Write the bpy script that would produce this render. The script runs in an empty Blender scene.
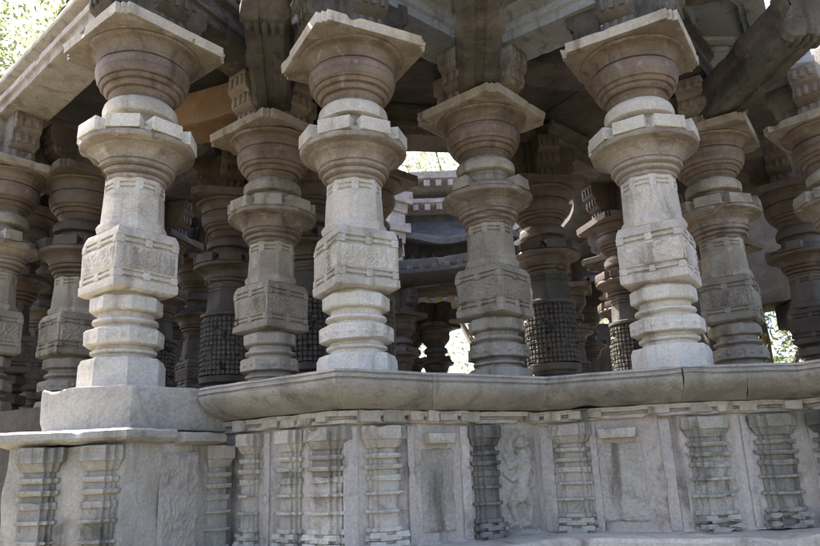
import bpy, bmesh, math, random
from math import sin, cos, pi, radians, hypot, atan2, sqrt, exp
from mathutils import Vector, noise, Matrix
random.seed(7)
S = bpy.context.scene
COL = S.collection

# ------------------------------------------------------------------ materials
def stone(name, c1, c2, stain, stain_amt=.5, pale=None, pale_amt=.35, rough=.88, bump=.5, scale=1.0, streak=True, pits=0.0, bands=0.0, edge=.35, blot=0.0):
    m = bpy.data.materials.new(name); m.use_nodes = True
    nt = m.node_tree; N = nt.nodes; L = nt.links
    b = N['Principled BSDF']
    def n(t, **k):
        x = N.new(t)
        for a, v in k.items(): setattr(x, a, v)
        return x
    tc = n('ShaderNodeTexCoord'); oi = n('ShaderNodeObjectInfo')
    sc = n('ShaderNodeVectorMath', operation='SCALE'); sc.inputs[0].default_value = (37, 91, 53)
    L.new(oi.outputs['Random'], sc.inputs['Scale'])
    ad = n('ShaderNodeVectorMath', operation='ADD'); L.new(tc.outputs['Object'], ad.inputs[0]); L.new(sc.outputs[0], ad.inputs[1])
    V = ad.outputs[0]
    def nz(s, det=6, r=.6, vec=V, dist=0):
        x = n('ShaderNodeTexNoise'); x.inputs['Scale'].default_value = s*scale; x.inputs['Detail'].default_value = det
        x.inputs['Roughness'].default_value = r; x.inputs['Distortion'].default_value = dist
        L.new(vec, x.inputs['Vector']); return x.outputs['Fac']
    def ramp(f, a, bb, lo=0, hi=1):
        x = n('ShaderNodeMapRange'); x.interpolation_type = 'SMOOTHSTEP'
        x.inputs[1].default_value = a; x.inputs[2].default_value = bb; x.inputs[3].default_value = lo; x.inputs[4].default_value = hi
        L.new(f, x.inputs[0]); return x.outputs[0]
    def mix(f, A, B, bt='MIX'):
        x = n('ShaderNodeMix', data_type='RGBA', blend_type=bt)
        if hasattr(f, 'is_linked'): L.new(f, x.inputs[0])
        else: x.inputs[0].default_value = f
        for q, y in ((A, 6), (B, 7)):
            if hasattr(q, 'is_linked'): L.new(q, x.inputs[y])
            else: x.inputs[y].default_value = (*q, 1)
        return x.outputs[2]
    col = mix(ramp(nz(2.2, 8, .65, dist=.4), .36, .64), c1, c2)
    if pale: 
        col = mix(ramp(nz(7.5, 7, .7, dist=.6), .54, .68, 0, pale_amt), col, pale)
    if streak:
        vs = n('ShaderNodeVectorMath', operation='MULTIPLY'); vs.inputs[1].default_value = (7, 7, .9); L.new(V, vs.inputs[0])
        col = mix(ramp(nz(1.0, 6, .6, vs.outputs[0], .3), .52, .72, 0, stain_amt), col, stain)
    col = mix(ramp(nz(3.1, 9, .72, dist=.8), .55, .75, 0, stain_amt), col, stain)
    col = mix(ramp(nz(120, 3, .7), .60, .72, 0, .55), col, tuple(x*.55 for x in c1))
    if bands:
        vb = n('ShaderNodeVectorMath', operation='MULTIPLY'); vb.inputs[1].default_value = (.6, .6, 26); L.new(V, vb.inputs[0])
        col = mix(ramp(nz(1.0, 3, .6, vb.outputs[0], .15), .45, .7, 0, bands), col, stain)
    if edge:
        ge = n('ShaderNodeNewGeometry')
        en = n('ShaderNodeMath', operation='MULTIPLY'); L.new(ramp(ge.outputs['Pointiness'], .515, .60, 0, 1), en.inputs[0]); L.new(ramp(nz(11, 5, .7), .38, .62, 0, edge), en.inputs[1])
        col = mix(en.outputs[0], col, tuple(min(.75, x*1.5) for x in c2))
    if blot: col = mix(ramp(nz(1.7, 10, .7, dist=.5), .535, .66, 0, blot), col, tuple(x*.8 for x in stain))
    # mineral speckle
    sp = n('ShaderNodeMapRange'); sp.inputs[1].default_value = .3; sp.inputs[2].default_value = .7; sp.inputs[3].default_value = .78; sp.inputs[4].default_value = 1.18
    L.new(nz(62, 4, .75), sp.inputs[0])
    cb = n('ShaderNodeCombineColor')
    for i in range(3): L.new(sp.outputs[0], cb.inputs[i])
    col = mix(1.0, col, cb.outputs[0], 'MULTIPLY')
    tn = n('ShaderNodeMapRange'); tn.inputs[3].default_value = .86; tn.inputs[4].default_value = 1.1; L.new(oi.outputs['Random'], tn.inputs[0])
    ct = n('ShaderNodeCombineColor')
    for i in range(3): L.new(tn.outputs[0], ct.inputs[i])
    col = mix(1.0, col, ct.outputs[0], 'MULTIPLY')
    L.new(col, b.inputs['Base Color'])
    b.inputs['Roughness'].default_value = rough
    b.inputs['Specular IOR Level'].default_value = .3
    h1 = nz(9, 8, .65); h2 = nz(55, 6, .7); h3 = nz(170, 3, .6)
    s1 = n('ShaderNodeMath', operation='MULTIPLY_ADD'); L.new(h2, s1.inputs[0]); s1.inputs[1].default_value = .42; 
    s0 = n('ShaderNodeMath', operation='MULTIPLY'); L.new(h3, s0.inputs[0]); s0.inputs[1].default_value = .14
    L.new(s0.outputs[0], s1.inputs[2])
    s2 = n('ShaderNodeMath', operation='MULTIPLY_ADD'); L.new(h1, s2.inputs[0]); s2.inputs[1].default_value = 1.0; L.new(s1.outputs[0], s2.inputs[2])
    hh = s2.outputs[0]
    if pits:
        vo = n('ShaderNodeTexVoronoi'); vo.inputs['Scale'].default_value = 34; L.new(V, vo.inputs['Vector'])
        s3 = n('ShaderNodeMath', operation='MULTIPLY_ADD'); L.new(vo.outputs['Distance'], s3.inputs[0]); s3.inputs[1].default_value = pits; L.new(hh, s3.inputs[2]); hh = s3.outputs[0]
    bp = n('ShaderNodeBump'); bp.inputs['Strength'].default_value = bump; bp.inputs['Distance'].default_value = .02
    L.new(hh, bp.inputs['Height']); L.new(bp.outputs[0], b.inputs['Normal'])
    return m

M = {}
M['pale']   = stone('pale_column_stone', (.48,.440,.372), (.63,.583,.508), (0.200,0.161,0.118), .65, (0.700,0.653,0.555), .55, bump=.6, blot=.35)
M['bleach_lit'] = stone('bleached_lit_stone', (0.560,0.512,0.423), (0.670,0.624,0.528), (0.250,0.205,0.155), .6, (0.700,0.663,0.582), .5, bump=.55, blot=.35)  # bleached stone; skylight on tabs and neck discs is put into its colour too
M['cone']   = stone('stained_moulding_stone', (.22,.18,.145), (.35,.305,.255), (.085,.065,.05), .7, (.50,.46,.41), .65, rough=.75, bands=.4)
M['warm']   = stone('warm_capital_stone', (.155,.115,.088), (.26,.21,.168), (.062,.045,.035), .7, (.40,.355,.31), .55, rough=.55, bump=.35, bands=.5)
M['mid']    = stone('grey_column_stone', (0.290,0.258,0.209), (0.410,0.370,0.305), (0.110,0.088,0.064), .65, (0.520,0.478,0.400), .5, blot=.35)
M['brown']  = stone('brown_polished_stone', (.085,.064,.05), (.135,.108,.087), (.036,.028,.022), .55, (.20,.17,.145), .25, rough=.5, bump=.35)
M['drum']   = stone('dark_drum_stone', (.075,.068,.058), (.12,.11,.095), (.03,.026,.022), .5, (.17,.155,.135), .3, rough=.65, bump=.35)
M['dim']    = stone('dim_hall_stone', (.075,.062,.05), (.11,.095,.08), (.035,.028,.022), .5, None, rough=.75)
M['wall']   = stone('grey_wall_stone', (0.390,0.366,0.314), (0.530,0.497,0.432), (0.130,0.105,0.086), .8, (0.600,0.556,0.482), .5, bump=.7, blot=.62)
M['wallpk'] = stone('pinkish_wall_stone', (.54,.475,.415), (.47,.45,.415), (.14,.125,.105), .85, (.64,.60,.53), .5, bump=.6, scale=.85, blot=.62)
M['pil']    = stone('pilaster_stone', (0.440,0.409,0.350), (0.540,0.507,0.437), (0.130,0.112,0.091), .7, (0.580,0.541,0.469), .45, bump=.45, blot=.62)
M['pildark']= stone('algae_dark_pilaster_stone', (.09,.086,.08), (.22,.21,.195), (.04,.037,.034), .75, (.36,.34,.32), .4, bump=.45)
M['pilstain'] = stone('stained_pilaster_stone', (0.240,0.229,0.196), (0.420,0.400,0.346), (0.070,0.064,0.055), .85, (0.500,0.468,0.410), .45, bump=.5, blot=.62)
M['rough']  = stone('chiselled_panel_stone', (0.360,0.341,0.300), (0.480,0.449,0.396), (0.170,0.146,0.118), .5, (0.520,0.487,0.428), .4, bump=.75, pits=.3, blot=.62)
M['coping'] = stone('coping_stone', (0.260,0.246,0.217), (0.380,0.361,0.319), (0.110,0.099,0.084), .7, (0.440,0.409,0.355), .5, rough=.65, bump=.35, blot=.62)
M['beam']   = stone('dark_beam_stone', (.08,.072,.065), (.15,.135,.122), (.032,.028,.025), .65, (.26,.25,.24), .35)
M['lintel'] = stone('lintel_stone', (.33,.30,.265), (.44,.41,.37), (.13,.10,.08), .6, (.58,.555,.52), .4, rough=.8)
M['brlint'] = stone('brown_lintel_stone', (.23,.14,.08), (.29,.19,.12), (.09,.06,.04), .5, None, rough=.75)
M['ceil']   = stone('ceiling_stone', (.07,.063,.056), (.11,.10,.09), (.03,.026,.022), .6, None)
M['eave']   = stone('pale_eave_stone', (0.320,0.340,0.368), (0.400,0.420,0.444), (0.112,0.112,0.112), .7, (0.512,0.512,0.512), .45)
M['soil']   = stone('dry_grass_soil', (.09,.085,.05), (.14,.12,.08), (.06,.06,.03), .5, (.2,.17,.11), .4, scale=.5, streak=False)
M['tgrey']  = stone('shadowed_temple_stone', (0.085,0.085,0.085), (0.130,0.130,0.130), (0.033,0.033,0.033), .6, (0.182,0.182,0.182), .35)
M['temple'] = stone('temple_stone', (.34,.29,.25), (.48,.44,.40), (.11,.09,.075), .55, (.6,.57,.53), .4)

def plain(name, c, rough=.7):
    m = bpy.data.materials.new(name); m.use_nodes = True
    nt = m.node_tree; b = nt.nodes['Principled BSDF']
    tn = nt.nodes.new('ShaderNodeTexNoise'); tn.inputs['Scale'].default_value = 1.3; tn.inputs['Detail'].default_value = 6
    oi = nt.nodes.new('ShaderNodeTexCoord'); nt.links.new(oi.outputs['Object'], tn.inputs['Vector'])
    mx = nt.nodes.new('ShaderNodeMix'); mx.data_type = 'RGBA'
    mx.inputs[6].default_value = (*[x*.65 for x in c], 1); mx.inputs[7].default_value = (*[x*1.35 for x in c], 1)
    nt.links.new(tn.outputs['Fac'], mx.inputs[0]); nt.links.new(mx.outputs[2], b.inputs['Base Color'])
    b.inputs['Roughness'].default_value = rough
    return m
def leafmat(name, c):
    m = plain(name, c, .55)
    nt = m.node_tree; b = nt.nodes['Principled BSDF']; out = nt.nodes['Material Output']
    tr = nt.nodes.new('ShaderNodeBsdfTranslucent'); tr.inputs[0].default_value = (c[0]*1.8, c[1]*1.85, c[2]*1.6, 1)
    ms = nt.nodes.new('ShaderNodeMixShader'); ms.inputs[0].default_value = .55
    nt.links.new(b.outputs[0], ms.inputs[1]); nt.links.new(tr.outputs[0], ms.inputs[2]); nt.links.new(ms.outputs[0], out.inputs[0])
    return m
M['leaf'] = leafmat('green_leaves', (.08,.11,.03)); M['leaf2'] = leafmat('yellow_green_leaves', (.17,.19,.12)); M['bark'] = plain('bark', (.13,.1,.075), .9)

# ------------------------------------------------------------------ mesh helpers
def finish(name, verts, faces, mat, parent=None, wear=.004, freq=9, sharp=32, bevel=0, grid=0, seed=0, smooth=True, chips=0):
    me = bpy.data.meshes.new(name); me.from_pydata(verts, [], faces)
    bm = bmesh.new(); bm.from_mesh(me)
    bmesh.ops.recalc_face_normals(bm, faces=bm.faces)
    if bevel:
        es = [e for e in bm.edges if len(e.link_faces) == 2 and e.calc_face_angle(0) > radians(35)]
        bmesh.ops.bevel(bm, geom=es, offset=bevel, segments=2, affect='EDGES', profile=.6, clamp_overlap=True)
    if grid:
        for _ in range(6):
            es = [e for e in bm.edges if e.calc_length() > grid]
            if not es or len(bm.verts) > 40000: break
            bmesh.ops.subdivide_edges(bm, edges=es, cuts=1, use_grid_fill=True)
    if wear:
        o = Vector((seed*3.7, seed*1.9, seed*5.3))
        for v in bm.verts:
            p = v.co*freq + o
            d = noise.noise_vector(p)*wear + noise.noise_vector(p*.31)*wear*.9
            if chips:
                c = noise.noise(p*.55 + Vector((9, 4, 2)))
                if c > .32: d += v.normal*(-(c-.32)*chips)
            v.co += d
    bm.to_mesh(me); bm.free()
    if smooth:
        me.polygons.foreach_set('use_smooth', [True]*len(me.polygons))
        me.set_sharp_from_angle(angle=radians(sharp))
    me.materials.append(mat)
    ob = bpy.data.objects.new(name, me); COL.objects.link(ob)
    if parent: ob.parent = parent
    return ob

def thing(name, label, cat, loc=(0,0,0), rz=0, group=None):
    o = bpy.data.objects.new(name, None); COL.objects.link(o); o.empty_display_size = .1
    o.location = loc; o.rotation_euler = (0, 0, rz); tag(o, label, cat, group); return o
def tag(o, label, cat, group=None, kind='thing'):
    if label: o['label'] = label
    if cat: o['category'] = cat
    if group: o['group'] = group
    if kind: o['kind'] = kind
    return o
def copy_tree(o, parent=None):
    c = o.copy(); COL.objects.link(c); c.parent = parent
    for ch in list(o.children): copy_tree(ch, c)
    return c

class MB:
    def __init__(s): s.v = []; s.f = []
    def add(s, vs, fs):
        k = len(s.v); s.v += [tuple(x) for x in vs]; s.f += [tuple(i+k for i in f) for f in fs]
    def box(s, c, d, rz=0, top=1.0, base=1.0):
        vs = []
        for z, t in ((-.5, base), (.5, top)):
            for x, y in ((-.5,-.5), (.5,-.5), (.5,.5), (-.5,.5)):
                X, Y = x*d[0]*t, y*d[1]*t
                vs.append((c[0]+X*cos(rz)-Y*sin(rz), c[1]+X*sin(rz)+Y*cos(rz), c[2]+z*d[2]))
        s.add(vs, [(0,3,2,1),(4,5,6,7),(0,1,5,4),(1,2,6,5),(2,3,7,6),(3,0,4,7)])
    def prism(s, pts, z0, z1):
        n = len(pts); s.add([(x,y,z0) for x,y in pts]+[(x,y,z1) for x,y in pts],
            [tuple(range(n))[::-1], tuple(range(n,2*n))]+[(i,(i+1)%n,n+(i+1)%n,n+i) for i in range(n)])
    def rings(s, R, cap=True):
        n = len(R[0]); k = len(s.v)
        for r in R: s.v += [tuple(p) for p in r]
        for j in range(len(R)-1):
            for i in range(n):
                a = k+j*n+i; b = k+j*n+(i+1)%n; s.f.append((a, b, b+n, a+n))
        if cap: s.f.append(tuple(range(k, k+n))[::-1]); s.f.append(tuple(range(k+(len(R)-1)*n, k+len(R)*n)))
    def bar(s, a, b, w, h, ends=None):           # box beam from a to b (centre of its underside), w wide, h high
        a, b = Vector(a), Vector(b); d = (b-a).normalized(); sd = Vector((-d.y, d.x, 0)).normalized(); up = Vector((0,0,1))
        vs = [a-sd*w/2, a+sd*w/2, a+sd*w/2+up*h, a-sd*w/2+up*h, b-sd*w/2, b+sd*w/2, b+sd*w/2+up*h, b-sd*w/2+up*h]
        s.add(vs, [(0,1,2,3),(7,6,5,4),(0,4,5,1),(1,5,6,2),(2,6,7,3),(3,7,4,0)])
    def build(s, name, mat, parent=None, **k): return finish(name, s.v, s.f, mat, parent, **k)

NS = 48
def rad(shape, r, t):
    if shape == 'c': return r
    if shape == 'o':                              # octagon, r = apothem, faces towards +-x, +-y
        u = ((t+pi/8) % (pi/4))-pi/8; return r/cos(u)
    if shape == 's':
        u = ((t+pi/4) % (pi/2))-pi/4; return r/cos(u)
    if shape == 'm':                              # softened octagon
        u = ((t+pi/8) % (pi/4))-pi/8; return r*(.35+.65/cos(u))
def lathe(mb, prof, n=NS, cap=True):
    R = []
    for p in prof:
        z, r = p[0], p[1]; sh = p[2] if len(p) > 2 else 'c'
        R.append([(rad(sh, r, 2*pi*i/n)*cos(2*pi*i/n), rad(sh, r, 2*pi*i/n)*sin(2*pi*i/n), z) for i in range(n)])
    mb.rings(R, cap)
def oct_mb(prof): mb = MB(); lathe(mb, prof); return mb

def torus(z, r, h, k=5, sh='c', bulge=1.0):       # half-round moulding between z and z+h, reaching r
    return [(z+h*(.5-.5*cos(pi*i/(k-1))), r-h*.5*bulge+h*.5*bulge*sin(pi*i/(k-1)), sh) for i in range(k)]

def carved(w, h, kind, seed, nx=56, ny=26, amp=.013):
    vs = []; fs = []
    o = Vector((seed*7.1, seed*2.3, 0))
    for j in range(ny+1):
        for i in range(nx+1):
            x = (i/nx-.5)*w; y = (j/ny-.5)*h
            e = min(1, min(w/2-abs(x), h/2-abs(y))/.012)
            if kind == 'medallion':
                r = hypot(x, y); t = atan2(y, x)
                if r < h*.43: g = .5+.5*cos(r*2*pi/.026 + sin(t*6)*1.3)
                else:
                    q = noise.noise(Vector((x*26, y*26, 0))+o)
                    g = .5+.5*sin(x*150+3.2*sin(y*62+seed)+q*5)*cos(y*115+q*3)
            elif kind == 'scroll':
                ph = x*2*pi/.12; cy = .035*sin(ph)
                a = abs(y-cy); 
                cx = (round(x/.06)*.06); r = hypot(x-cx, y+.03*(1 if round(x/.06) % 2 else -1)*-1)
                g = max(exp(-(a/.008)**2), .5+.5*cos(r*2*pi/.022) if r < .035 else 0, .45+.5*noise.noise(Vector((x*55, y*55, 1))+o))
            else:
                g = .5+.8*noise.noise(Vector((x*48, y*48, 0))+o)+.4*noise.noise(Vector((x*110, y*110, 4))+o)
            g = max(0, min(1.2, g))
            vs.append((x, y, e*amp*(.25+g)))
    for j in range(ny):
        for i in range(nx):
            a = j*(nx+1)+i; fs.append((a, a+1, a+nx+2, a+nx+1))
    return vs, fs

Z0 = 1.99                                          # the level the pillars stand on
def pillar_meshes(root, mats, seed, kind='medallion', tabs=8, notch=(), drum=False, bracket=True, detail=True, wear=.004):
    mb_, ms_, mc_, mw_, mq_ = mats                      # base, block/shaft, ring capital, bowl
    z = Z0
    # --- base: three eight-sided tiers with thin discs between
    B = MB()
    if not drum:
        lathe(B, [(0,.25,'o'),(.17,.25,'o'),(.205,.235,'o'),(.21,.185),(.235,.18),(.245,.205),(.262,.208),(.272,.185),(.288,.185),(.292,.225,'o'),(.30,.236,'o'),
            (.385,.236,'o'),(.398,.222,'o'),(.402,.18),(.424,.176),(.434,.20),(.445,.21),(.462,.205),(.47,.178),(.505,.176),(.512,.205,'o'),(.522,.214,'o'),(.598,.214,'o'),(.61,.2,'o'),(.612,.175),(.645,.175)])
        if detail:
            for k in range(8):                     # lozenges cut on the middle tier
                t = k*pi/4
                for q in (-.048, .048):
                    c = Vector((cos(t)*.2358, sin(t)*.2358, .342)); sd = Vector((-sin(t), cos(t), 0)); up = Vector((0,0,1)); nn = Vector((cos(t), sin(t), 0))
                    c = c+sd*q
                    vs = [c-sd*.044, c-up*.036, c+sd*.044, c+up*.036, c+nn*.012]
                    B.add([v-nn*.004 if i < 4 else v for i, v in enumerate(vs)], [(0,1,4),(1,2,4),(2,3,4),(3,0,4)])
    else:
        lathe(B, [(0,.27),(.10,.27),(.12,.25)]+torus(.13,.27,.06)+[(.2,.22)]+torus(.215,.26,.05)+[(.28,.215)]+torus(.3,.265,.05)+[(.365,.22),(.39,.22),(.41,.275),(.47,.285),(.48,.26)])
    B.build('base', mb_, root, wear=wear, seed=seed, chips=.05)
    # --- block or drum
    if not drum:
        h = .228
        K = MB()
        lathe(K, [(.628,.2,'s'),(.645,h+.002,'s'),(.70,h+.004,'s'),(.706,h-.018,'s'),(.718,h-.018,'s'),(.72,h,'s'),(.738,h,'s'),(.741,h-.018,'s'),(.753,h-.018,'s'),(.756,h-.004,'s'),
            (.925,h-.004,'s'),(.929,h-.02,'s'),(.941,h-.02,'s'),(.944,h-.002,'s'),(.962,h-.002,'s'),(.965,h-.02,'s'),(.977,h-.02,'s'),(.98,h-.002,'s'),(1.01,h-.008,'s'),(1.045,.205,'s')])
        for k in range(4):                         # studs that interrupt the grooves
            t = k*pi/2
            for zz in (.728, .952):
                K.box((cos(t)*(h-.009), sin(t)*(h-.009), zz), (.022, .05, .05), t)
            for s_ in (-1, 1):
                for zz in (.728, .952):
                    a = Vector((cos(t)*(h-.010)-sin(t)*s_*(h-.03), sin(t)*(h-.010)+cos(t)*s_*(h-.03), zz)); K.box(a, (.024,.05,.05), t)
        blk = K.build('block', ms_, root, wear=wear*.8, seed=seed+1, chips=.05, bevel=.004)
        for k in range(4):
            w_ = h*2-.045; hh = .158
            kd = kind if k % 2 == 0 else ('scroll' if kind == 'medallion' else kind)
            vs, fs = carved(w_, hh, kd, seed+k*3)
            t = k*pi/2-pi/2; P = []
            for x, y, q in vs:                     # face plane: outward normal (cos t, sin t)
                rr = h-.008+q; P.append((cos(t)*rr-sin(t)*x, sin(t)*rr+cos(t)*x, .84+y))
            finish('carved_panel', P, fs, ms_, blk, wear=0, sharp=60)
        z1 = 1.045
        sh = [(z1,.208,'o'),(z1+.035,.218,'o'),(z1+.06,.212,'m'),(z1+.075,.198,'m'),(1.3,.190,'m'),(1.335,.187,'m'),(1.338,.174,'m'),(1.350,.174,'m'),(1.353,.187,'m'),(1.367,.187,'m'),(1.370,.174,'m'),(1.382,.174,'m'),(1.385,.187,'m'),(1.42,.187,'m')]
    else:
        K = MB(); n = 144; R = []
        zs = []
        for b in range(12):
            a = .48+b*.051
            zs += [(a,0), (a+.007,1), (a+.036,1), (a+.043,0)]
        zs.append((1.10,0))
        for zz, on in zs:
            R.append([((.283 if on else .268)*cos(2*pi*i/n)*(1 if i % 4 < 3 else .945), (.283 if on else .268)*sin(2*pi*i/n)*(1 if i % 4 < 3 else .945), zz) for i in range(n)])
        K.rings(R); K.build('drum', M['drum'], root, wear=.006, freq=21, seed=seed+1, chips=.12)
        sh = [(1.10,.25),(1.115,.29),(1.145,.29),(1.16,.24),(1.2,.225,'o'),(1.36,.215,'o'),(1.37,.205,'o'),(1.385,.205,'o'),(1.39,.215,'o'),(1.405,.215,'o'),(1.41,.205,'o'),(1.425,.205,'o'),(1.43,.215,'o'),(1.47,.215,'o')]
    A = oct_mb(sh)
    if not drum:
        for k in range(8):                          # uncut strips between the short grooves
            t = k*pi/4+pi/8
            A.box((cos(t)*.186, sin(t)*.186, 1.360), (.02, .05, .056), t)
    A.build('shaft', ms_, root, wear=wear, seed=seed+2)
    # --- ring capital: rolls flaring to the broad flange, square tabs on its rim
    F = MB()
    lathe(F, [(1.40,.180),(1.412,.190)]+torus(1.414,.208,.034)+[(1.450,.194)]+torus(1.454,.232,.036)+[(1.492,.218)]+torus(1.496,.258,.034)+[(1.532,.244),(1.537,.256),(1.556,.262),(1.576,.272),(1.594,.287),(1.609,.306),(1.621,.330),(1.624,.326),(1.629,.340),(1.637,.366),(1.641,.380),(1.648,.386),(1.668,.387),(1.680,.380),(1.70,.34),(1.72,.31),(1.765,.25),(1.785,.2)])
    F.build('ring_capital', mq_, root, wear=wear, seed=seed+3, chips=.09); F = MB()
    lathe(F, [(1.655,.30),(1.665,.345),(1.712,.345),(1.735,.325),(1.765,.27),(1.785,.2)])
    for k in range(8):
        if (tabs == 4 and k % 2) or k in notch: continue
        t = k*pi/4; w = .235 if tabs == 8 else .16
        F.box((cos(t)*.302, sin(t)*.302, 1.732), (.165, w*random.uniform(.94,1.05), .098), t, top=.97)
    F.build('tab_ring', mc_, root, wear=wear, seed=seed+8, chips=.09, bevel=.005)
    # --- neck disc
    oct_mb([(1.78,.215),(1.83,.207),(1.884,.203),(1.89,.2)]).build('neck', mq_, root, wear=wear, seed=seed+9)
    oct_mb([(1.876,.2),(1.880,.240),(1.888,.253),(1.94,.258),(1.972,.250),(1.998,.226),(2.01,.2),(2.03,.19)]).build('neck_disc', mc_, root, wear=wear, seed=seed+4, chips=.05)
    # --- bowl
    oct_mb([(1.99,.19),(2.015,.196),(2.035,.208),(2.058,.228),(2.063,.217),(2.072,.220),(2.076,.242),(2.10,.262),(2.104,.252),(2.113,.256),(2.117,.276),(2.135,.292),(2.139,.283),(2.147,.286),(2.15,.299),(2.175,.313),(2.21,.322),(2.245,.326),(2.27,.321),(2.275,.300),(2.287,.300),(2.291,.314),
        (2.33,.318),(2.345,.325),(2.365,.338),(2.378,.362),(2.384,.388),(2.402,.392),(2.408,.38),(2.415,.33)]).build('bowl', mw_, root, wear=wear, seed=seed+5)
    # --- abacus: square slab with stepped corners
    def plan(a, s):
        p = []
        for k in range(4):
            t = k*pi/2
            for x, y in ((a, -(a-s)), (a, a-s), (a-.55*s, a-s), (a-.55*s, a-.55*s), (a-s, a-.55*s)):
                p.append((x*cos(t)-y*sin(t), x*sin(t)+y*cos(t)))
        return p
    Q = MB(); Rg = []
    for zz, a in ((2.408,.39),(2.410,.425),(2.414,.432),(2.488,.437),(2.494,.429)):
        Rg.append([(x,y,zz) for x,y in plan(a, .062)])
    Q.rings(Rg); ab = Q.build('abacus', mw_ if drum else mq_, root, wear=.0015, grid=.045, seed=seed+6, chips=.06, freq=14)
    if mats is MP or mats is MM:                     # side faces of the slab take a paler material than its soffit
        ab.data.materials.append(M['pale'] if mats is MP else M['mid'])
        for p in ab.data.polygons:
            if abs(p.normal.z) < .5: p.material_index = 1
    # --- bracket with four scrolled arms
    if bracket:
        G = MB(); G.box((0,0,2.72), (.34,.34,.5))
        pr = [(.10,2.47),(.26,2.475),(.31,2.49),(.335,2.53),(.33,2.58),(.30,2.62),(.335,2.635),(.385,2.67),(.40,2.72),(.39,2.76),(.40,2.78),(.43,2.80),(.44,2.84),(.44,2.962),(.10,2.962)]
        for k in range(4):
            t = k*pi/2; V = []
            for w in (-.125, -.118, .118, .125):
                for r_, zz in pr:
                    q = .985 if abs(w) > .12 else 1
                    V.append((r_*q*cos(t)-w*sin(t), r_*q*sin(t)+w*cos(t), zz))
            n = len(pr); fs = [tuple(range(n)), tuple(range(3*n, 4*n))[::-1]]
            for u in range(3):
                for i in range(n): a = u*n+i; b_ = u*n+(i+1)%n; fs.append((a, a+n, b_+n, b_))
            G.add(V, fs)
            for s_ in (-1, 1):                      # scroll eyes on the arm sides
                for cx, cz, rr in ((.27,2.55,.05),(.33,2.71,.055)):
                    rg = []
                    for dd, r2 in ((.12, rr), (.132, rr), (.134, rr*.8), (.128, rr*.6), (.138, rr*.4), (.14, rr*.05)):
                        rg.append([((cx+r2*cos(q*pi/6))*cos(t)-s_*dd*sin(t), (cx+r2*cos(q*pi/6))*sin(t)+s_*dd*cos(t), cz+r2*sin(q*pi/6)) for q in range(12)])
                    G.rings(rg)
            for i_, (zz, r_) in enumerate(((2.55,.335),(2.715,.40),(2.88,.442))):   # lobed faces of the arm ends
                for q in (-.07, 0, .07):
                    G.box((cos(t)*r_-sin(t)*q, sin(t)*r_+cos(t)*q, zz), (.03,.05,.09), t, top=.7, base=.7)
        G.build('bracket', M['beam'] if mats is MP else mq_, root, wear=.007, seed=seed+7, bevel=.006)

# ------------------------------------------------------------------ pillars
G_FRONT = 'lathe turned pillars around the outer edge of the hall'
G_RING = 'ribbed drum pillars of the inner ring'
MP = (M['bleach_lit'], M['pale'], M['bleach_lit'], M['warm'], M['cone']); MM = (M['mid'], M['mid'], M['mid'], M['warm'], M['cone'])
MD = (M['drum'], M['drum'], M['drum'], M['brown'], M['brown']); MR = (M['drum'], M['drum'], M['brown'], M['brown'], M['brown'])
CP = dict(C1=(-1.9,4.62,51), C2=(-.38,4.78,29), C4=(1.79,4.92,58), M=(.69,5.75,49), B2=(-1.22,6.02,51), D4=(2.95,6.42,56), L=(-4.0,6.55,50), RN=(4.02,6.2,44), R=(4.55,7.9,48), I4=(-3.35,6.86,50))
def pillar(name, key, label, mats, **k):
    x, y, a = CP[key]; t = thing(name, label, 'pillar', (x, y, Z0), radians(a), G_FRONT); t.scale = (1,1,1.02 if mats is MP else 1); pillar_meshes(t, mats, **k); return t
pillar('stone_pillar', 'C1', 'pale front pillar standing on the bare broken stone block at the left', MP, seed=11, notch=())
pillar('stone_pillar', 'C2', 'pale front pillar with zigzag carved base band rising behind the jutting coping corner', MP, seed=23, notch=())
pillar('stone_pillar', 'C4', 'pale front pillar leaning towards the grey pillar close on its right', MP, seed=37, kind='scroll', notch=(1,))
pm = pillar('stone_pillar', 'M', 'grey pillar under the dark upright beam flanked by two scrolled brackets', MM, seed=41, kind='rough', tabs=4)
pillar('stone_pillar', 'B2', 'grey brown pillar between the two leftmost pale front pillars, under a dark fluted beam', MM, seed=53, kind='medallion')
pd = pillar('stone_pillar', 'D4', 'grey pillar half hidden behind the right hand pale front pillar', MM, seed=61, kind='scroll')
def pcopy(src, key, label):
    c = copy_tree(src); x, y, a = CP[key]; c.location = (x, y, Z0); c.rotation_euler.z = radians(a); c['label'] = label; return c
pcopy(pm, 'L', 'grey pillar cut by the left edge of the photo under the moulded lintel end')
pcopy(pd, 'RN', 'warm brown capital of the pillar cut by the right edge, under a pale bracket')
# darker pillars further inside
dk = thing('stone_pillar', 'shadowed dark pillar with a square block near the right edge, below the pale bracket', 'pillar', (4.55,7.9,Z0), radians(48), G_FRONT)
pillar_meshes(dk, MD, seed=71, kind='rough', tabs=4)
def dcopy(x, y, a, label, g=G_FRONT):
    c = copy_tree(dk); c.location = (x, y, Z0); c.rotation_euler.z = radians(a); c['label'] = label; c['group'] = g; return c
i4 = thing('stone_pillar', 'brown topped pillar seen just left of the leftmost pale front pillar', 'pillar', (-3.35,6.86,Z0), radians(50), G_FRONT)
pillar_meshes(i4, (M['mid'], M['mid'], M['dim'], M['brown'], M['brown']), seed=77, kind='rough')
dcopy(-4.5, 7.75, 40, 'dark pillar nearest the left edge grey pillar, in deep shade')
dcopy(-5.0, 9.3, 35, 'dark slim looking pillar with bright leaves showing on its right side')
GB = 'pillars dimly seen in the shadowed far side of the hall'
CX, CY = -.25, 10.6
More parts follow.
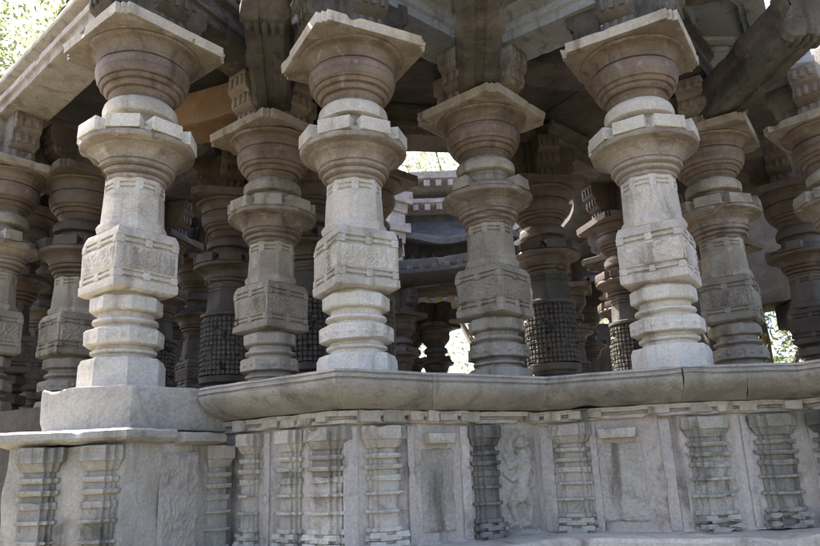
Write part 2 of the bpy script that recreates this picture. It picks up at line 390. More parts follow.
for a in (-5, 18, 42, 66, 88, 112, 136, 160, 184):
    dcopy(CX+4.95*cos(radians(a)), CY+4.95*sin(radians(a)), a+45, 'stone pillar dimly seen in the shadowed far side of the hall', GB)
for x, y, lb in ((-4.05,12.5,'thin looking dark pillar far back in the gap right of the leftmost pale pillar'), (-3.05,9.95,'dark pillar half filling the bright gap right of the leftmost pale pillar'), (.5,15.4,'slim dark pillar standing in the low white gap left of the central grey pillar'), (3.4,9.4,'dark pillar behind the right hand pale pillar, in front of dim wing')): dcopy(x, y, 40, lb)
rp = thing('drum_pillar', '', 'pillar', (0,0,Z0), 0, G_RING)
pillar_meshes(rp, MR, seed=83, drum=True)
ring_labels = {-120: 'brown pillar with dark ribbed drum left of the grey brown pillar', -90: 'brown ribbed drum pillar mostly hidden behind the zigzag banded pale pillar',
    -60: 'brown pillar with dark ribbed drum just right of the central grey pillar', -150: 'ribbed drum pillar in the gap between the leftmost pale pillar and its brown neighbour', -30: 'ribbed drum pillar in shade behind the pale pillar on the right',
    0: 'ribbed drum pillar deep in shade beside the bright gap near the right edge'}
R1 = 3.5; RING = []
for i, a in enumerate(range(-180, 180, 30)):
    c = rp if i == 0 else copy_tree(rp)
    x, y = CX+R1*cos(radians(a)), CY+R1*sin(radians(a)); x -= .2*(a == -90); c.location = (x, y, Z0); c.rotation_euler.z = radians(a+45 if a not in (-60,) else 10); RING.append((x, y))
    c['label'] = ring_labels.get(a, 'ribbed drum pillar on the far side of the round opening, seen through the front pillars')

c = copy_tree(rp); c.location = (-1.0,6.9,Z0); c.rotation_euler.z = .6; c['label'] = 'brown pillar squeezed into view just left of the zigzag banded pale pillar'
# ------------------------------------------------------------------ parapet wall
def offs(poly, d):
    out = []; n = len(poly)
    for i in range(n):
        ns = []
        for a, b in ((i-1, i), (i, i+1)):
            if a < 0 or b >= n: continue
            dx, dy = poly[b][0]-poly[a][0], poly[b][1]-poly[a][1]; l = hypot(dx, dy); ns.append((dy/l, -dx/l))
        if len(ns) == 1: m = ns[0]; k = 1
        else:
            mx, my = ns[0][0]+ns[1][0], ns[0][1]+ns[1][1]; l = hypot(mx, my); m = (mx/l, my/l); k = 1/max(.45, m[0]*ns[0][0]+m[1]*ns[0][1])
        out.append((poly[i][0]+m[0]*d*k, poly[i][1]+m[1]*d*k))
    return out
def dense(poly, step=.12):
    return poly
def sweep(name, poly, prof, mat, parent, **k):       # closed profile of (offset, z) carried along the plan line
    P = [offs(poly, o) for o, z in prof]; n = len(poly); m = len(prof); vs = []; fs = []
    for i in range(n):
        for j in range(m): vs.append((P[j][i][0], P[j][i][1], prof[j][1]))
    for i in range(n-1):
        for j in range(m): a = i*m+j; b = i*m+(j+1)%m; fs.append((a, b, b+m, a+m))
    fs.append(tuple(range(m))); fs.append(tuple(range((n-1)*m, n*m))[::-1])
    return finish(name, vs, fs, mat, parent, **k)

def pieces(name, poly, prof, mat, parent, cuts, gap=.004, **k):   # one stone after another along the plan line, joints mitred
    P = [offs(poly, o) for o, z in prof]; m = len(prof); n = len(poly); st = []
    for i in range(n-1):
        for t in [0]+cuts.get(i, []): st.append((i, t))
    st.append((n-2, 1.0))
    for a, b in zip(st, st[1:]):
        i = a[0]; t1 = b[1] if b[0] == i else 1.0
        if b == st[-1]: t1 = 1.0
        l = hypot(poly[i+1][0]-poly[i][0], poly[i+1][1]-poly[i][1]); g = gap/l
        vs = [(P[j][i][0]+(P[j][i+1][0]-P[j][i][0])*t, P[j][i][1]+(P[j][i+1][1]-P[j][i][1])*t, prof[j][1]) for t in (a[1]+g, t1-g) for j in range(m)]
        fs = [(j, (j+1) % m, m+(j+1) % m, m+j) for j in range(m)]+[tuple(range(m)), tuple(range(m, 2*m))[::-1]]
        finish(name, vs, fs, mat, parent, **k)
PW = [(-1.16,4.62),(-.40,4.08),(.80,4.80),(1.62,4.48),(2.44,4.56),(2.74,4.05),(3.7,4.4),(4.8,5.8)]
PX = [(-1.28,4.707)]+PW[1:]
PL = [(-4.9,6.0),(-2.75,5.3),(-2.24,4.0),(-1.58,3.93),(-1.12,4.70)]
wall = thing('parapet_wall', 'long grey parapet wall with carved pilasters and overhanging curved coping', 'wall')
LEDGE = [(-.5,0),(.55,0),(.55,.35),(.42,.42),(.42,.62),(.36,.70),(.30,.74),(.30,.88),(.34,.90),(.34,1.01),(.325,1.03),(0.02,1.035),(-.5,1.035)]
sweep('plinth', PX, LEDGE, M['wall'], wall, wear=.012, grid=.12, freq=5, seed=2, chips=.05)
pieces('wall_slab', PX, [(-.5,1.03),(.015,1.03),(.0,1.05),(0,1.79),(-.5,1.79)], M['wallpk'], wall, {1:[.36,.76],2:[.42],3:[.45]}, gap=.0, wear=.004, grid=.05, freq=6, seed=3, chips=0)
sweep('moulding', PX, [(-.02,1.71),(.035,1.715),(.04,1.735),(.02,1.742),(.02,1.752),(.055,1.757),(.06,1.785),(-.02,1.788)], M['wallpk'], wall, wear=.006, grid=.05, freq=11, seed=4, chips=.12)
COP = [(-.55,1.795),(.03,1.795),(.05,1.79),(.085,1.794),(.14,1.808),(.19,1.828),(.235,1.856),(.268,1.888),(.282,1.914),(.284,1.926),(.274,1.930),(.274,1.936),(.288,1.940),(.290,1.955),(.276,1.960),(.276,1.966),(.284,1.969),(.282,1.982),(.255,1.987),(-.55,1.987)]
pieces('coping_stone', PW, COP, M['coping'], wall, {1:[.42],3:[.55]}, gap=.0007, wear=.004, grid=.05, freq=5.5, seed=5, chips=.06, sharp=24)
# broken dentil blocks below the coping
def along(poly, i, t, d):
    a, b = poly[i], poly[i+1]; dx, dy = b[0]-a[0], b[1]-a[1]; l = hypot(dx, dy)
    return (a[0]+dx*t+dy/l*d, a[1]+dy*t-dx/l*d), atan2(dy, dx), l
rnd = random.Random(5)
for i in range(len(PW)-2):
    _, ang, l = along(PW, i, 0, 0); x = .06
    while x < l-.08:
        w = rnd.uniform(.06, .14)
        if rnd.random() < .75:
            (px, py), _, _ = along(PW, i, (x+w/2)/l, .03)
            D = MB(); D.box((px, py, 1.752), (w, .07+rnd.uniform(-.02,.02), .058+rnd.uniform(-.012,.008)), ang+rnd.uniform(-.04,.04)); D.build('dentil', rnd.choice((M['pil'], M['wallpk'], M['wall'])), wall, wear=.007, bevel=.008, grid=.05, freq=14, seed=i+x)
        x += w+rnd.uniform(.012, .05)

def pilaster(parent, poly, i, t, w, mat, seed, z0=1.035, z1=1.70, dep=.062, wear=.0022):
    (px, py), ang, l = along(poly, i, t, -.004)
    k = (z1-z0)/.625; hw = w*.555
    L_ = [(0,1.14,1.3),(.026,1.16,1.35),(.029,.96,.9),(.042,.96,.9),(.045,1.12,1.3),(.07,1.12,1.3),(.073,.94,.9),(.085,.94,.9),(.088,1.06,1.2),(.108,1.06,1.2),(.113,.90,.9),
          (.180,.89,.88),(.183,1.08,1.25),(.197,1.08,1.25),(.200,.89,.88),(.270,.88,.86),(.273,1.06,1.25),(.287,1.06,1.25),(.290,.90,.9),(.338,.92,.92),(.341,1.02,1.1),(.37,1.02,1.1),(.373,.86,.8),(.398,.83,.76),(.402,1.04,1.2),(.412,1.10,1.3),(.424,1.12,1.34),(.427,.86,.8),
          (.455,.84,.76),(.459,1.0,1.1),(.470,1.06,1.2),(.482,1.06,1.2),(.485,.80,.7),(.508,.80,.7),(.512,.95,.95),(.53,1.04,1.15),(.548,1.14,1.35),(.553,1.16,1.4),(.556,1.24,1.6),(.62,1.24,1.6),(.625,1.2,1.5)]
    R = []
    for zz, s, d in L_:
        a = hw*s; D = dep*d
        pl = [(-a,.03),(-a,-.38*D),(-.78*a,-.40*D),(-.77*a,-.70*D),(-.50*a,-.70*D),(-.49*a,-D),(.49*a,-D),(.50*a,-.70*D),(.77*a,-.70*D),(.78*a,-.40*D),(a,-.38*D),(a,.03)]
        R.append([(px+x*cos(ang)-y*sin(ang), py+x*sin(ang)+y*cos(ang), z0+zz*k) for x, y in pl])
    mb = MB(); mb.rings(R)
    # foot blocks split in two lobes
    for s_ in (-1, 1):
        for q in (.037, .082):
            x, y = s_*hw*.62, -dep*1.05
            mb.box((px+x*cos(ang)-y*sin(ang), py+x*sin(ang)+y*cos(ang), z0+q*k-.01), (hw*.8, dep*.55, .026*k), ang, top=.85)
    return mb.build('pilaster', mat, parent, wear=wear, grid=.03, freq=17, seed=seed, sharp=22, chips=.05)
# wall pilasters by facet: 0 (concave->corner), 1 (corner->concave), 2, 3, 4
PI_ = [(0,.19,.135,M['pil']),(0,.56,.16,M['pil']),(0,.86,.23,M['pil']),(1,.17,.21,M['pil']),(1,.68,.18,M['pildark']),(2,.24,.20,M['pil']),(3,.19,.23,M['pilstain']),(3,.72,.23,M['pilstain']),(4,.28,.22,M['pildark']),(4,.72,.2,M['pildark'])]
for k, (i, t, w, m) in enumerate(PI_): 
    p = pilaster(wall, PW, i, t, w, m, k)
    if m is M['pildark']: p['label'] = 'pilaster blackened by algae'
for k, (i, t) in enumerate(((0,.34),(0,.78),(1,.02),(1,.30),(1,.575),(2,.06),(2,.40),(2,.90),(3,.34),(3,.50),(4,.08))):
    (px, py), ang, l = along(PW, i, t, .006); mb = MB(); mb.box((px, py, 1.37), (.045+.02*(k % 3), .018, .66), ang)
    mb.build('upright_strip', M['wallpk'], wall, wear=.002, grid=.03, freq=16, seed=k, bevel=.006, chips=.08)
def heightfield(name, poly, i, t, w, z0, z1, fn, mat, parent, nx=60, ny=70, off=.004):
    (px, py), ang, l = along(poly, i, t, off); vs = []; fs = []
    for j in range(ny+1):
        for q in range(nx+1):
            u, v = q/nx, j/ny; x = (u-.5)*w; d = fn(u, v)
            vs.append((px+x*cos(ang)+d*sin(ang), py+x*sin(ang)-d*cos(ang), z0+(z1-z0)*v))
    for j in range(ny):
        for q in range(nx):
            a = j*(nx+1)+q; fs.append((a, a+1, a+nx+2, a+nx+1))
    return finish(name, vs, fs, mat, parent, wear=0, sharp=60)
def chisel(seed):
    o = Vector((seed*5.1, seed, 0))
    def f(u, v):
        e = min(1, min(u, 1-u)/.06, min(v, 1-v)/.04)
        return e*(.008+.006*noise.noise(Vector((u*14, v*26, 0))+o)+.005*noise.noise(Vector((u*34, v*60, 3))+o)+.012*noise.noise(Vector((u*3, v*5, 6))+o))-.012*(1-e)
    return f
# chiselled plain panels with a small cap slab
for (i, t, w, sd) in ((1,.43,.24,1),(2,.58,.30,2)):
    heightfield('rough_panel', PW, i, t, w, 1.085, 1.58, chisel(sd), M['wall'], wall)
    (px, py), ang, l = along(PW, i, t, .03)
    c = MB(); c.box((px, py, 1.625), (w*.8, .11, .06), ang, base=.9); c.build('panel_cap', M['pil'], wall, wear=.003, bevel=.01, seed=sd)
# low relief rearing lion between the blackened pilaster and the corner
def capsule(x, y, ax, ay, bx, by, ra, rb):
    dx, dy = bx-ax, by-ay; t = max(0, min(1, ((x-ax)*dx+(y-ay)*dy)/(dx*dx+dy*dy+1e-9)))
    r = ra+(rb-ra)*t; d = hypot(x-ax-dx*t, y-ay-dy*t); return sqrt(max(0, r*r-d*d)) if d < r else 0
LION = [(.30,.82,.30,.80,.075,.07),(.26,.80,.235,.79,.048,.036),(.262,.895,.26,.90,.022,.02),(.345,.895,.348,.90,.022,.02),(.325,.73,.31,.58,.082,.078),(.31,.56,.27,.44,.07,.062),(.23,.37,.22,.35,.095,.09),
        (.22,.36,.13,.26,.08,.048),(.13,.26,.185,.12,.042,.034),(.185,.085,.115,.07,.034,.028),(.30,.38,.37,.25,.062,.045),(.37,.25,.34,.10,.04,.032),(.34,.075,.275,.065,.032,.026),
        (.27,.67,.15,.61,.044,.035),(.15,.61,.10,.70,.033,.028),(.10,.71,.085,.715,.036,.03),(.27,.56,.17,.49,.04,.032),(.17,.49,.10,.53,.03,.026),(.085,.54,.075,.545,.032,.028),
        (.32,.38,.42,.43,.024,.021),(.42,.43,.445,.56,.021,.019),(.445,.56,.39,.62,.022,.03)]
def lion(u, v):
    x, y = u*.508, v
    h = max(capsule(x, y, *a) for a in LION); r_ = hypot(x-.305, y-.80)
    if .068 < r_ < .10 and y > .70: h = max(h, .034+.006*sin(26*atan2(y-.80, x-.305)))      # mane
    if hypot(x-.272, y-.838) < .012 or hypot(x-.322, y-.838) < .012: h += .014              # eyes
    if abs(y-.775-.4*abs(x-.25)) < .006 and .215 < x < .29: h -= .02                        # mouth
    e = min(1, min(u, 1-u)/.06, min(v, 1-v)/.04)
    return e*(.002+.70*min(max(h, 0), .062)+.002*noise.noise(Vector((u*22, v*40, 1)))+.004*noise.noise(Vector((u*5, v*9, 3))))-.010*(1-e)
lr = heightfield('lion_relief', PW, 1, .865, .33, 1.05, 1.70, lion, M['wall'], wall, nx=110, ny=200)
lr['label'] = 'low relief of a lion rearing on its hind legs'

# --- left pedestal wall under the first pillar
ped = thing('pedestal_wall', 'lower wall section at the left with a worn capping slab and two stacked pilasters', 'wall')
sweep('plinth', PL, LEDGE[:8]+[(.325,.93),(.02,.935),(-.5,.935)], M['wall'], ped, wear=.012, grid=.12, freq=5, seed=12, chips=.05)
sweep('wall_body', PL, [(-.4,.93),(.0,.93),(0,1.652),(-.4,1.652)], M['wall'], ped, wear=.014, grid=.05, freq=5, seed=13, chips=.06)
sweep('capping_slab', PL[1:4]+[(-1.44,4.17)], [(-.4,1.65),(.035,1.65),(.085,1.663),(.10,1.678),(.10,1.712),(.085,1.724),(-.4,1.738)], M['coping'], ped, wear=.003, grid=.03, freq=14, seed=14, chips=.07)
sweep('cap_fragment', [(-1.405,4.22),(-1.245,4.49)], [(-.3,1.64),(.03,1.64),(.10,1.66),(.10,1.695),(.07,1.712),(-.3,1.736)], M['coping'], ped, wear=.004, grid=.03, freq=12, seed=15, chips=.09)
for i, t, w, m in ((2,.30,.20,M['pilstain']),(2,.83,.18,M['pilstain']),(3,.76,.16,M['pilstain'])): pilaster(ped, PL, i, t, w, m, 30+i+int(t*10), z0=.94, z1=1.638)
heightfield('rough_panel', PL, 3, .43, .28, .95, 1.60, chisel(4), M['rough'], ped, off=.015)
# bare block carrying the first pillar
bk = MB(); bk.prism([(-2.2,4.2),(-1.62,4.08),(-1.19,4.64),(-1.3,5.1),(-2.3,5.15)], 1.73, Z0-.003)
pb = bk.build('pedestal_block', M['rough'], None, wear=.006, grid=.025, freq=8, seed=25, bevel=.012, chips=.22)
tag(pb, 'bare broken stone block below the leftmost pale pillar', 'stone block')

# ------------------------------------------------------------------ floor, ground
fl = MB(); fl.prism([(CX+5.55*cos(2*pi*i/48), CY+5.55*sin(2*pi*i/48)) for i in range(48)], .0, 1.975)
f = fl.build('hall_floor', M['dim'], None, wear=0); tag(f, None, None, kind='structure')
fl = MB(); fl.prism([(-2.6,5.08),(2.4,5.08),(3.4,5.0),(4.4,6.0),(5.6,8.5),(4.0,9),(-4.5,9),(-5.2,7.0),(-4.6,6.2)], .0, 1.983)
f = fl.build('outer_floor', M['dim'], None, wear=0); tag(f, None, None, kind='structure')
g = MB(); g.add([(-400,-400,0),(400,-400,0),(400,400,0),(-400,400,0)], [(0,1,2,3)])
gr = g.build('ground', M['soil'], None, wear=0); tag(gr, None, None, kind='structure')

# ------------------------------------------------------------------ lintels, beams, roof slabs
ZL = 4.957
def P2(k): return CP[k][:2] if isinstance(k, str) else k
GL = 'stone lintels joining neighbouring pillars'
def lintel(a, b, mat, label, z=ZL, w=.40, h=.34, ext=.0, outer=True, seed=0, name='stone_lintel', group=GL):
    (ax, ay), (bx, by) = P2(a), P2(b); dx, dy = bx-ax, by-ay; l = hypot(dx, dy); dx /= l; dy /= l
    pr = [(-w/2,0),(w/2,0),(w/2,.07),(w/2+.03,.085),(w/2+.03,.15),(w/2-.02,.165),(w/2-.02,.25),(w/2+.05,.275),(w/2+.05,h),(-w/2,h)] if outer else [(-w/2,0),(w/2,0),(w/2,h),(-w/2,h)]
    s = .06-ext; n = len(pr); vs = []
    for q in (s, l-s):
        for o, zz in pr: vs.append((ax+dx*q+dy*o, ay+dy*q-dx*o, z+zz))
    fs = [tuple(range(n)), tuple(range(n, 2*n))[::-1]]+[(i, (i+1) % n, n+(i+1) % n, n+i) for i in range(n)]
    o = finish(name, vs, fs, mat, None, wear=.004, grid=.07, freq=11, seed=seed, bevel=.008, chips=.07)
    return tag(o, label, 'lintel', group)
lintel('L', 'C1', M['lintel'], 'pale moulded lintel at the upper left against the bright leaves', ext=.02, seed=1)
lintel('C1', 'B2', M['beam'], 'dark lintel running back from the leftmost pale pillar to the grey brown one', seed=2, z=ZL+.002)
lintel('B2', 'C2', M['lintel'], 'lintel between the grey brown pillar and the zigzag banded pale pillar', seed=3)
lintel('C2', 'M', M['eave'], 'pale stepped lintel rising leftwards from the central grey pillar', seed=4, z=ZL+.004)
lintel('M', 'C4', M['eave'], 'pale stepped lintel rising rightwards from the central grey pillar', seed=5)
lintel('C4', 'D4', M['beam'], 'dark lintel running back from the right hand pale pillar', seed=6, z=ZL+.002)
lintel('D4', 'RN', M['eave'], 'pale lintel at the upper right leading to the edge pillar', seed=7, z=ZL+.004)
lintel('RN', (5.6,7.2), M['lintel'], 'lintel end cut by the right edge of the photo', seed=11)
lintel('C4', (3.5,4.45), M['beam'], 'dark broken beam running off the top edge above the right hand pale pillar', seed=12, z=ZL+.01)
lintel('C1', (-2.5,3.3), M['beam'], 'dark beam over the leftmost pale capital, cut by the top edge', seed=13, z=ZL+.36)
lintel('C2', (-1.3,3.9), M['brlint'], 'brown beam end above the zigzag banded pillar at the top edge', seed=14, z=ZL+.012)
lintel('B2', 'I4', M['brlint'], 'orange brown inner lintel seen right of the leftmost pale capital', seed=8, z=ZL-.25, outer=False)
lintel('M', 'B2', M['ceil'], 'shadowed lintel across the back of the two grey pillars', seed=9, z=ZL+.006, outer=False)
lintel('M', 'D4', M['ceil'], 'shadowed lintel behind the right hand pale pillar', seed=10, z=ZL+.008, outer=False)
for i in range(12):
    lintel(RING[i], RING[(i+1) % 12], M['beam'], 'curved ring lintel above the inner drum pillars', seed=20+i, outer=True, z=ZL+.003*(i % 2), w=.38, name='ring_lintel', group='lintels around the round opening')
# beams jutting out over the inner pillars, their ends fluted and rounded
def jut(a, b, mat, label, w=.34, h=.36, seed=0):
    a, b = Vector(a), Vector(b); d = (b-a).normalized(); sd = Vector((-d.y, d.x, 0)).normalized()
    up = d.cross(sd)*-1 if d.cross(sd).z < 0 else d.cross(sd)
    l = (b-a).length
    sec = [(-.5,.12),(-.5,.34),(-.44,.38),(-.44,.62),(-.54,.70),(-.54,1),(.54,1),(.54,.70),(.44,.62),(.44,.38),(.5,.34),(.5,.12),(.38,0),(.12,0),(.10,.05),(-.10,.05),(-.12,0),(-.38,0)]
    R = []
    for t, sw, lo in ((0,1,0),(.55,1,0),(l*.62,1,0),(l*.64,1.10,-.02),(l*.70,1.10,-.02),(l*.72,1,0),(l-.16,1.0,0),(l-.12,1.14,-.03),(l-.05,1.14,-.02),(l-.02,1.05,.1),(l,.9,.28)):
        R.append([a+d*t+sd*(x*w*sw)+up*((y if y > .5 else y+lo)*h) for x, y in sec])
    mb = MB(); mb.rings(R)
    for q in range(-2, 3):                            # flutes at the end
        c = a+d*(l-.22)+sd*(q*w*.19)+up*.0
        rg = [[c+d*t+sd*(.026*cos(k*pi/4)*s)+up*(.026*sin(k*pi/4)*s) for k in range(8)] for t, s in ((0,.3),(.03,1),(.12,1),(.15,.3))]
        mb.rings(rg)
    o = mb.build('jutting_beam', mat, None, wear=.008, grid=.10, freq=6, seed=seed, bevel=.012, chips=.06)
    return tag(o, label, 'beam', 'dark beams jutting out over the inner pillars')
jut((.69,5.95,4.482), (.53,3.9,4.56), M['beam'], 'dark upright looking beam thrusting forward over the central grey pillar', seed=1)
jut((-1.24,6.25,4.482), (-1.02,4.62,4.80), M['beam'], 'dark beam with rounded fluted end above the grey brown pillar', seed=2)
jut((2.93,6.6,4.482), (3.15,4.75,4.56), M['beam'], 'dark slanting beam at the upper right with a fluted end', seed=3)
# roof slabs over the outer bays
def slab(pts, z, h, mat, label, name='roof_slab', seed=0, group='roof slabs over the outer bays'):
    mb = MB(); mb.prism(pts, z, z+h); o = mb.build(name, mat, None, wear=.006, grid=.10, freq=7, seed=seed, bevel=.012, chips=.06)
    if name == 'roof_slab':
        cx = sum(p[0] for p in pts)/len(pts); cy = sum(p[1] for p in pts)/len(pts); n = len(pts)
        for k in range(n):                         # stepped border strips hanging under each edge
            for sc, wd, hh in ((.86,.16,.06),(.62,.10,.035)):
                a = (cx+(pts[k][0]-cx)*sc, cy+(pts[k][1]-cy)*sc); b = (cx+(pts[(k+1) % n][0]-cx)*sc, cy+(pts[(k+1) % n][1]-cy)*sc)
                m2 = MB(); m2.bar((*a, z-hh-.001*k), (*b, z-hh-.001*k), wd, hh+.004); m2.build('border_strip', mat, o, wear=.005, grid=.08, freq=9, seed=k, bevel=.006)
    return tag(o, label, 'roof slab', group)
ZR = ZL+.352
slab([(-1.12,5.85),(-.62,5.05),(-.35,4.5),(-.2,5.6)], ZR, .14, M['eave'], 'pale bluish roof slab right of the fluted beam end at the upper left', seed=1)
slab([(-.15,4.6),(.69,5.5),(1.55,4.7),(.9,4.2),(.2,4.2)], ZR+.004, .14, M['eave'], 'pale roof slab ahead of the central grey pillar', seed=3)
slab([(4.0,6.6),(4.25,5.9),(5.9,7.0),(5.6,8.2)], ZR+.012, .14, M['eave'], 'roof slab at the extreme right over the edge pillar', seed=6)
slab([(2.05,4.95),(2.8,6.25),(3.7,6.3),(3.1,5.3),(2.6,4.9)], ZR+.008, .14, M['eave'], 'pale bluish roof slab above the slanting beam at the upper right', seed=4)
rl = random.Random(3)
for i in range(24):                                     # ceiling ring round the opening
    a0, a1 = radians(-180+i*15+.1), radians(-180+(i+1)*15-.1); r0, r1 = R1-.42, 5.6
    p = [(CX+r0*cos(a0), CY+r0*sin(a0)), (CX+r0*cos(a1), CY+r0*sin(a1)), (CX+r1*cos(a1), CY+r1*sin(a1)), (CX+r1*cos(a0), CY+r1*sin(a0))]
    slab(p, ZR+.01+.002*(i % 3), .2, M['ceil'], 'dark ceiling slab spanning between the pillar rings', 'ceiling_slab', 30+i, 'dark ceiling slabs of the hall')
co = thing('opening_cornice', 'curved cornice with small dentils around the round roof opening', 'cornice')
def ring_sweep(name, prof, mat, n=96, **k):
    R = [[(CX+r*cos(-2*pi*i/n), CY+r*sin(-2*pi*i/n), z) for r, z in prof] for i in range(n)]
    vs = [p for r in R for p in r]; m = len(prof)
    fs = [(i*m+j, i*m+(j+1) % m, ((i+1) % n)*m+(j+1) % m, ((i+1) % n)*m+j) for i in range(n) for j in range(m)]
    return finish(name, vs, fs, mat, co, **k)
ring_sweep('lower_cornice', [(3.30,5.0),(3.05,5.02),(2.86,5.10),(2.80,5.17),(2.80,5.24),(2.9,5.26),(3.06,5.26),(3.06,5.30),(3.30,5.30)], M['ceil'], wear=.008, freq=6, seed=1)
dn = MB()
for i in range(72):
    a = 2*pi*i/72; dn.box((CX+2.97*cos(a), CY+2.97*sin(a), 5.31), (.14,.11,.09), a)
dn.build('dentil_row', M['ceil'], co, wear=.006, bevel=.01)

# ------------------------------------------------------------------ the main temple beyond
tm = thing('temple_building', 'sunlit temple building beyond the round opening, with a dentilled white eave', 'temple')
def tpart(name, mb, mat=None, **k): return mb.build(name, mat or M['temple'], tm, **k)
TY = 17.0
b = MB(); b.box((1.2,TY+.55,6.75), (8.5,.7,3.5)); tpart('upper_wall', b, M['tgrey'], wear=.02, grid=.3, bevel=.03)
def eave(z, out, dep, name):
    mb = MB(); n = 40; R = []
    for q in range(n+1):
        x = -3.6+q*9.6/n; y0 = TY+.2
        R.append([(x,y0,z),(x,y0-out*.6,z+.04),(x,y0-out,z+.16),(x,y0-out,z+dep),(x,y0,z+dep+.1)])
    vs = [p for r in R for p in r]; m = 5
    fs = [(i*m+j, i*m+(j+1) % m, (i+1)*m+(j+1) % m, (i+1)*m+j) for i in range(n) for j in range(m)]+[tuple(range(m)), tuple(range(n*m, n*m+m))[::-1]]
    finish(name, vs, fs, M['temple'], tm, wear=.015, freq=4)
    for q in range(32):
        d = MB(); d.box((-3.4+q*.3, TY+.2-out*.92, z+.02), (.14,.16,.16)); tpart('dentil', d, wear=.01, bevel=.01)
eave(8.3, .75, .34, 'upper_eave'); eave(7.75, .5, .26, 'lower_eave'); eave(5.25, .9, .22, 'porch_eave')
b = MB()
rt = random.Random(8)
def band(name, prof, mat, **k):
    n = 48; vs = []; m = len(prof); fs = []
    for q in range(n+1):
        x = -3.4+q*9.2/n; sag = -.10*cos((x-.9)*2*pi/2.3)
        for o, z in prof: vs.append((x, TY+.2-o, z+(sag*o)))
    fs = [(i*m+j, i*m+(j+1) % m, (i+1)*m+(j+1) % m, (i+1)*m+j) for i in range(n) for j in range(m)]+[tuple(range(m)), tuple(range(n*m, n*m+m))[::-1]]
    return finish(name, vs, fs, mat, tm, wear=.012, freq=5, **k)
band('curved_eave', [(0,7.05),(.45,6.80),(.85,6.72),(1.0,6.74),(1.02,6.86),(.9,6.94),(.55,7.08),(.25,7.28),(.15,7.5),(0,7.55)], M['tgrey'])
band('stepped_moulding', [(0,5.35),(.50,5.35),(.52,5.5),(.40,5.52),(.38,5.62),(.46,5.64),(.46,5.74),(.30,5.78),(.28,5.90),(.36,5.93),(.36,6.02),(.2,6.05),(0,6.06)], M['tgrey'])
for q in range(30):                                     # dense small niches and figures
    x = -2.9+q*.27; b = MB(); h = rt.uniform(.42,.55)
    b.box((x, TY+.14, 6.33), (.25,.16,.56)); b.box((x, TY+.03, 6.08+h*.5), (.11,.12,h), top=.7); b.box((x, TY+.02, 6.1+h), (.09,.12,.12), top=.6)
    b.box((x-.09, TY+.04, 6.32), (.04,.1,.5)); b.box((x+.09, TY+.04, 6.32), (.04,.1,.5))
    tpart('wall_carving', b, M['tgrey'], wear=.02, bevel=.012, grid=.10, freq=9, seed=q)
for x0 in (-.35, 2.9):                                  # carved posts standing out from the wall
    b = MB()
    for z, w, h in ((5.5,.5,.2),(5.72,.38,.22),(5.95,.46,.2),(6.2,.30,.3),(6.5,.36,.3),(6.8,.44,.24),(7.05,.6,.2),(7.3,.42,.26),(7.55,.56,.2),(7.8,.75,.26)): b.box((x0, TY-.75, z), (w,w,h+.03), .5)
    tpart('carved_post', b, M['temple'], wear=.03, bevel=.02, grid=.10, freq=6, seed=int(x0*10))
for x in (-2.4, -.4, 2.4, 4.6):
    mb = MB(); lathe(mb, [(0,.42,'s'),(.5,.42,'s'),(.55,.3,'o'),(2.2,.28,'o'),(2.25,.36),(2.4,.38),(2.45,.28),(3.3,.27),(3.5,.45),(3.7,.5),(3.75,.5,'s'),(4.7,.5,'s')])
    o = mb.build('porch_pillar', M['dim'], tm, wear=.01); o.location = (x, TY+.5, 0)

sh_ = thing('side_hall', 'dim wing of the temple standing behind the pillars near the right edge', 'hall')
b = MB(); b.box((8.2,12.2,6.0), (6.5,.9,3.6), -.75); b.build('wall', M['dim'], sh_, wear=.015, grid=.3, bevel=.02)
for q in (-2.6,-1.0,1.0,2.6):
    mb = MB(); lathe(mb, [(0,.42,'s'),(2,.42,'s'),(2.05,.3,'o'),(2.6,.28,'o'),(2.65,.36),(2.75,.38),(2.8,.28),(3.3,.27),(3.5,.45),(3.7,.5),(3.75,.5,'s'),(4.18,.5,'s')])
    o = mb.build('wing_pillar', M['dim'], sh_, wear=.01); o.location = (8.2+q*cos(-.75), 12.2+q*sin(-.75), 0)
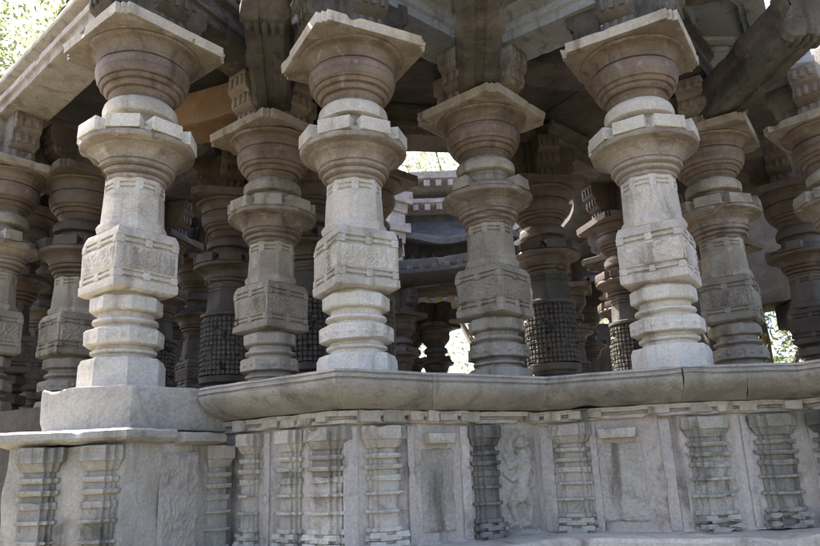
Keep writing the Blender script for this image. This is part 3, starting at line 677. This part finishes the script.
# ------------------------------------------------------------------ trees beyond
def tree(x, y, h, r, label, mat, seed, n=2600, leaf=.16, trunk=.28):
    rn = random.Random(seed); t = thing('tree', label, 'tree', (x, y, 0), 0, 'leafy trees beyond the temple')
    mb = MB()
    def limb(a, b, r0, r1):
        a, b = Vector(a), Vector(b); d = (b-a); s = d.orthogonal().normalized(); u = d.cross(s).normalized()
        R = []
        for q in range(5):
            w = q/4; c = a+d*w+Vector((sin(w*3+seed)*.08, cos(w*2.3+seed)*.08, 0))*d.length*.3*w*(1-w)*4; rr = r0+(r1-r0)*w
            R.append([c+s*rr*cos(k*pi/4)+u*rr*sin(k*pi/4) for k in range(8)])
        mb.rings(R)
    limb((0,0,0), (0,0,h*.5), trunk, trunk*.6)
    cl = []
    for k in range(11):
        a = rn.uniform(0, 2*pi); q = rn.uniform(.35, 1); e = Vector((cos(a)*r*q*.8, sin(a)*r*q*.8, h*rn.uniform(.5, .92)))
        limb((0,0,h*rn.uniform(.3,.5)), e, trunk*.45, .03); cl.append((e, r*rn.uniform(.3,.5)))
    for k in range(12):
        a = rn.uniform(0, 2*pi); q = sqrt(rn.random()); cl.append((Vector((cos(a)*r*q, sin(a)*r*q, h*rn.uniform(.28, 1)*(1-.2*q))), r*rn.uniform(.2,.42)))
    mb.build('trunk', M['bark'], t, wear=.02, freq=3)
    vs = []; fs = []
    for k in range(n):
        c, cr = cl[rn.randrange(len(cl))]
        p = Vector((rn.gauss(0,1), rn.gauss(0,1), rn.gauss(0,.8))); p = c+p.normalized()*cr*rn.random()**.4
        s = leaf*rn.uniform(.6,1.5); u = Vector((rn.gauss(0,1), rn.gauss(0,1), rn.gauss(0,1))).normalized(); w = u.orthogonal().normalized()
        i = len(vs); vs += [p-u*s, p+w*s*.5, p+u*s, p-w*s*.5]; fs.append((i,i+1,i+2,i+3))
    finish('crown', vs, fs, mat, t, wear=0, smooth=False)
tree(-15, 21, 21, 6.5, 'tall sunlit tree filling the upper left corner behind the lintel', M['leaf2'], 1, 26000, .11, .5)
tree(-9.5, 20, 8, 3.6, 'low bright tree seen in the gap left of the leftmost pale pillar', M['leaf2'], 2, 9000, .1)
tree(-4.5, 24, 9, 4, 'tree whose leaves glint between the brown drum pillars at the left', M['leaf'], 3, 7000, .11)
tree(3.4, 36, 22, 6, 'tall tree rising behind the sunlit eave in the roof opening', M['leaf2'], 4, 14000, .12)
tree(5.2, 24, 6.5, 3, 'yellowish tree glowing low between the central pillars', M['leaf2'], 5, 7000, .1)
tree(10.5, 21, 7, 3.2, 'tree glimpsed through the bright gap near the right edge', M['leaf2'], 6, 6000, .1)
tree(15, 24, 13, 5, 'broad tree beyond the right end of the hall', M['leaf'], 7, 3500)

# ------------------------------------------------------------------ light, camera
sun_dir = Vector((-.72, .69, 0)).normalized(); EL = radians(54)
sd = Vector((sun_dir.x*cos(EL), sun_dir.y*cos(EL), sin(EL)))
sl = bpy.data.lights.new('sun', 'SUN'); sl.energy = 4.0; sl.angle = radians(.5); sl.color = (1, .95, .87)
so = bpy.data.objects.new('sun', sl); COL.objects.link(so); so.rotation_euler = (-sd).to_track_quat('-Z', 'Y').to_euler()
W = bpy.data.worlds.new('World'); S.world = W; W.use_nodes = True
nt = W.node_tree; bg = nt.nodes['Background']; sk = nt.nodes.new('ShaderNodeTexSky'); sk.sky_type = 'NISHITA'
sk.sun_disc = False; sk.sun_elevation = EL; sk.sun_rotation = atan2(sd.x, sd.y); sk.dust_density = 5.0; sk.air_density = .6; sk.ozone_density = 1.0
nt.links.new(sk.outputs[0], bg.inputs[0]); bg.inputs[1].default_value = .13
cam = bpy.data.cameras.new('camera'); co_ = bpy.data.objects.new('camera', cam); COL.objects.link(co_)
cam.sensor_width = 36; cam.lens = 710/820*36; cam.clip_end = 2000; cam.clip_start = .05
pit, rol = radians(15.5), radians(2.2)
fw = Vector((0, cos(pit), sin(pit))); r0 = Vector((1,0,0)); u0 = r0.cross(fw)
R_ = r0*cos(rol)-u0*sin(rol); U_ = u0*cos(rol)+r0*sin(rol)
mt = Matrix((R_, U_, -fw)).transposed().to_4x4(); mt.translation = (0,0,1.45); co_.matrix_world = mt
S.camera = co_
vs_ = S.view_settings; vs_.view_transform = 'Standard'; vs_.look = 'None'; vs_.exposure = 2.3; vs_.gamma = 1; vs_.use_curve_mapping = False
S.render.engine = 'CYCLES'; S.cycles.max_bounces = 8; S.cycles.diffuse_bounces = 5
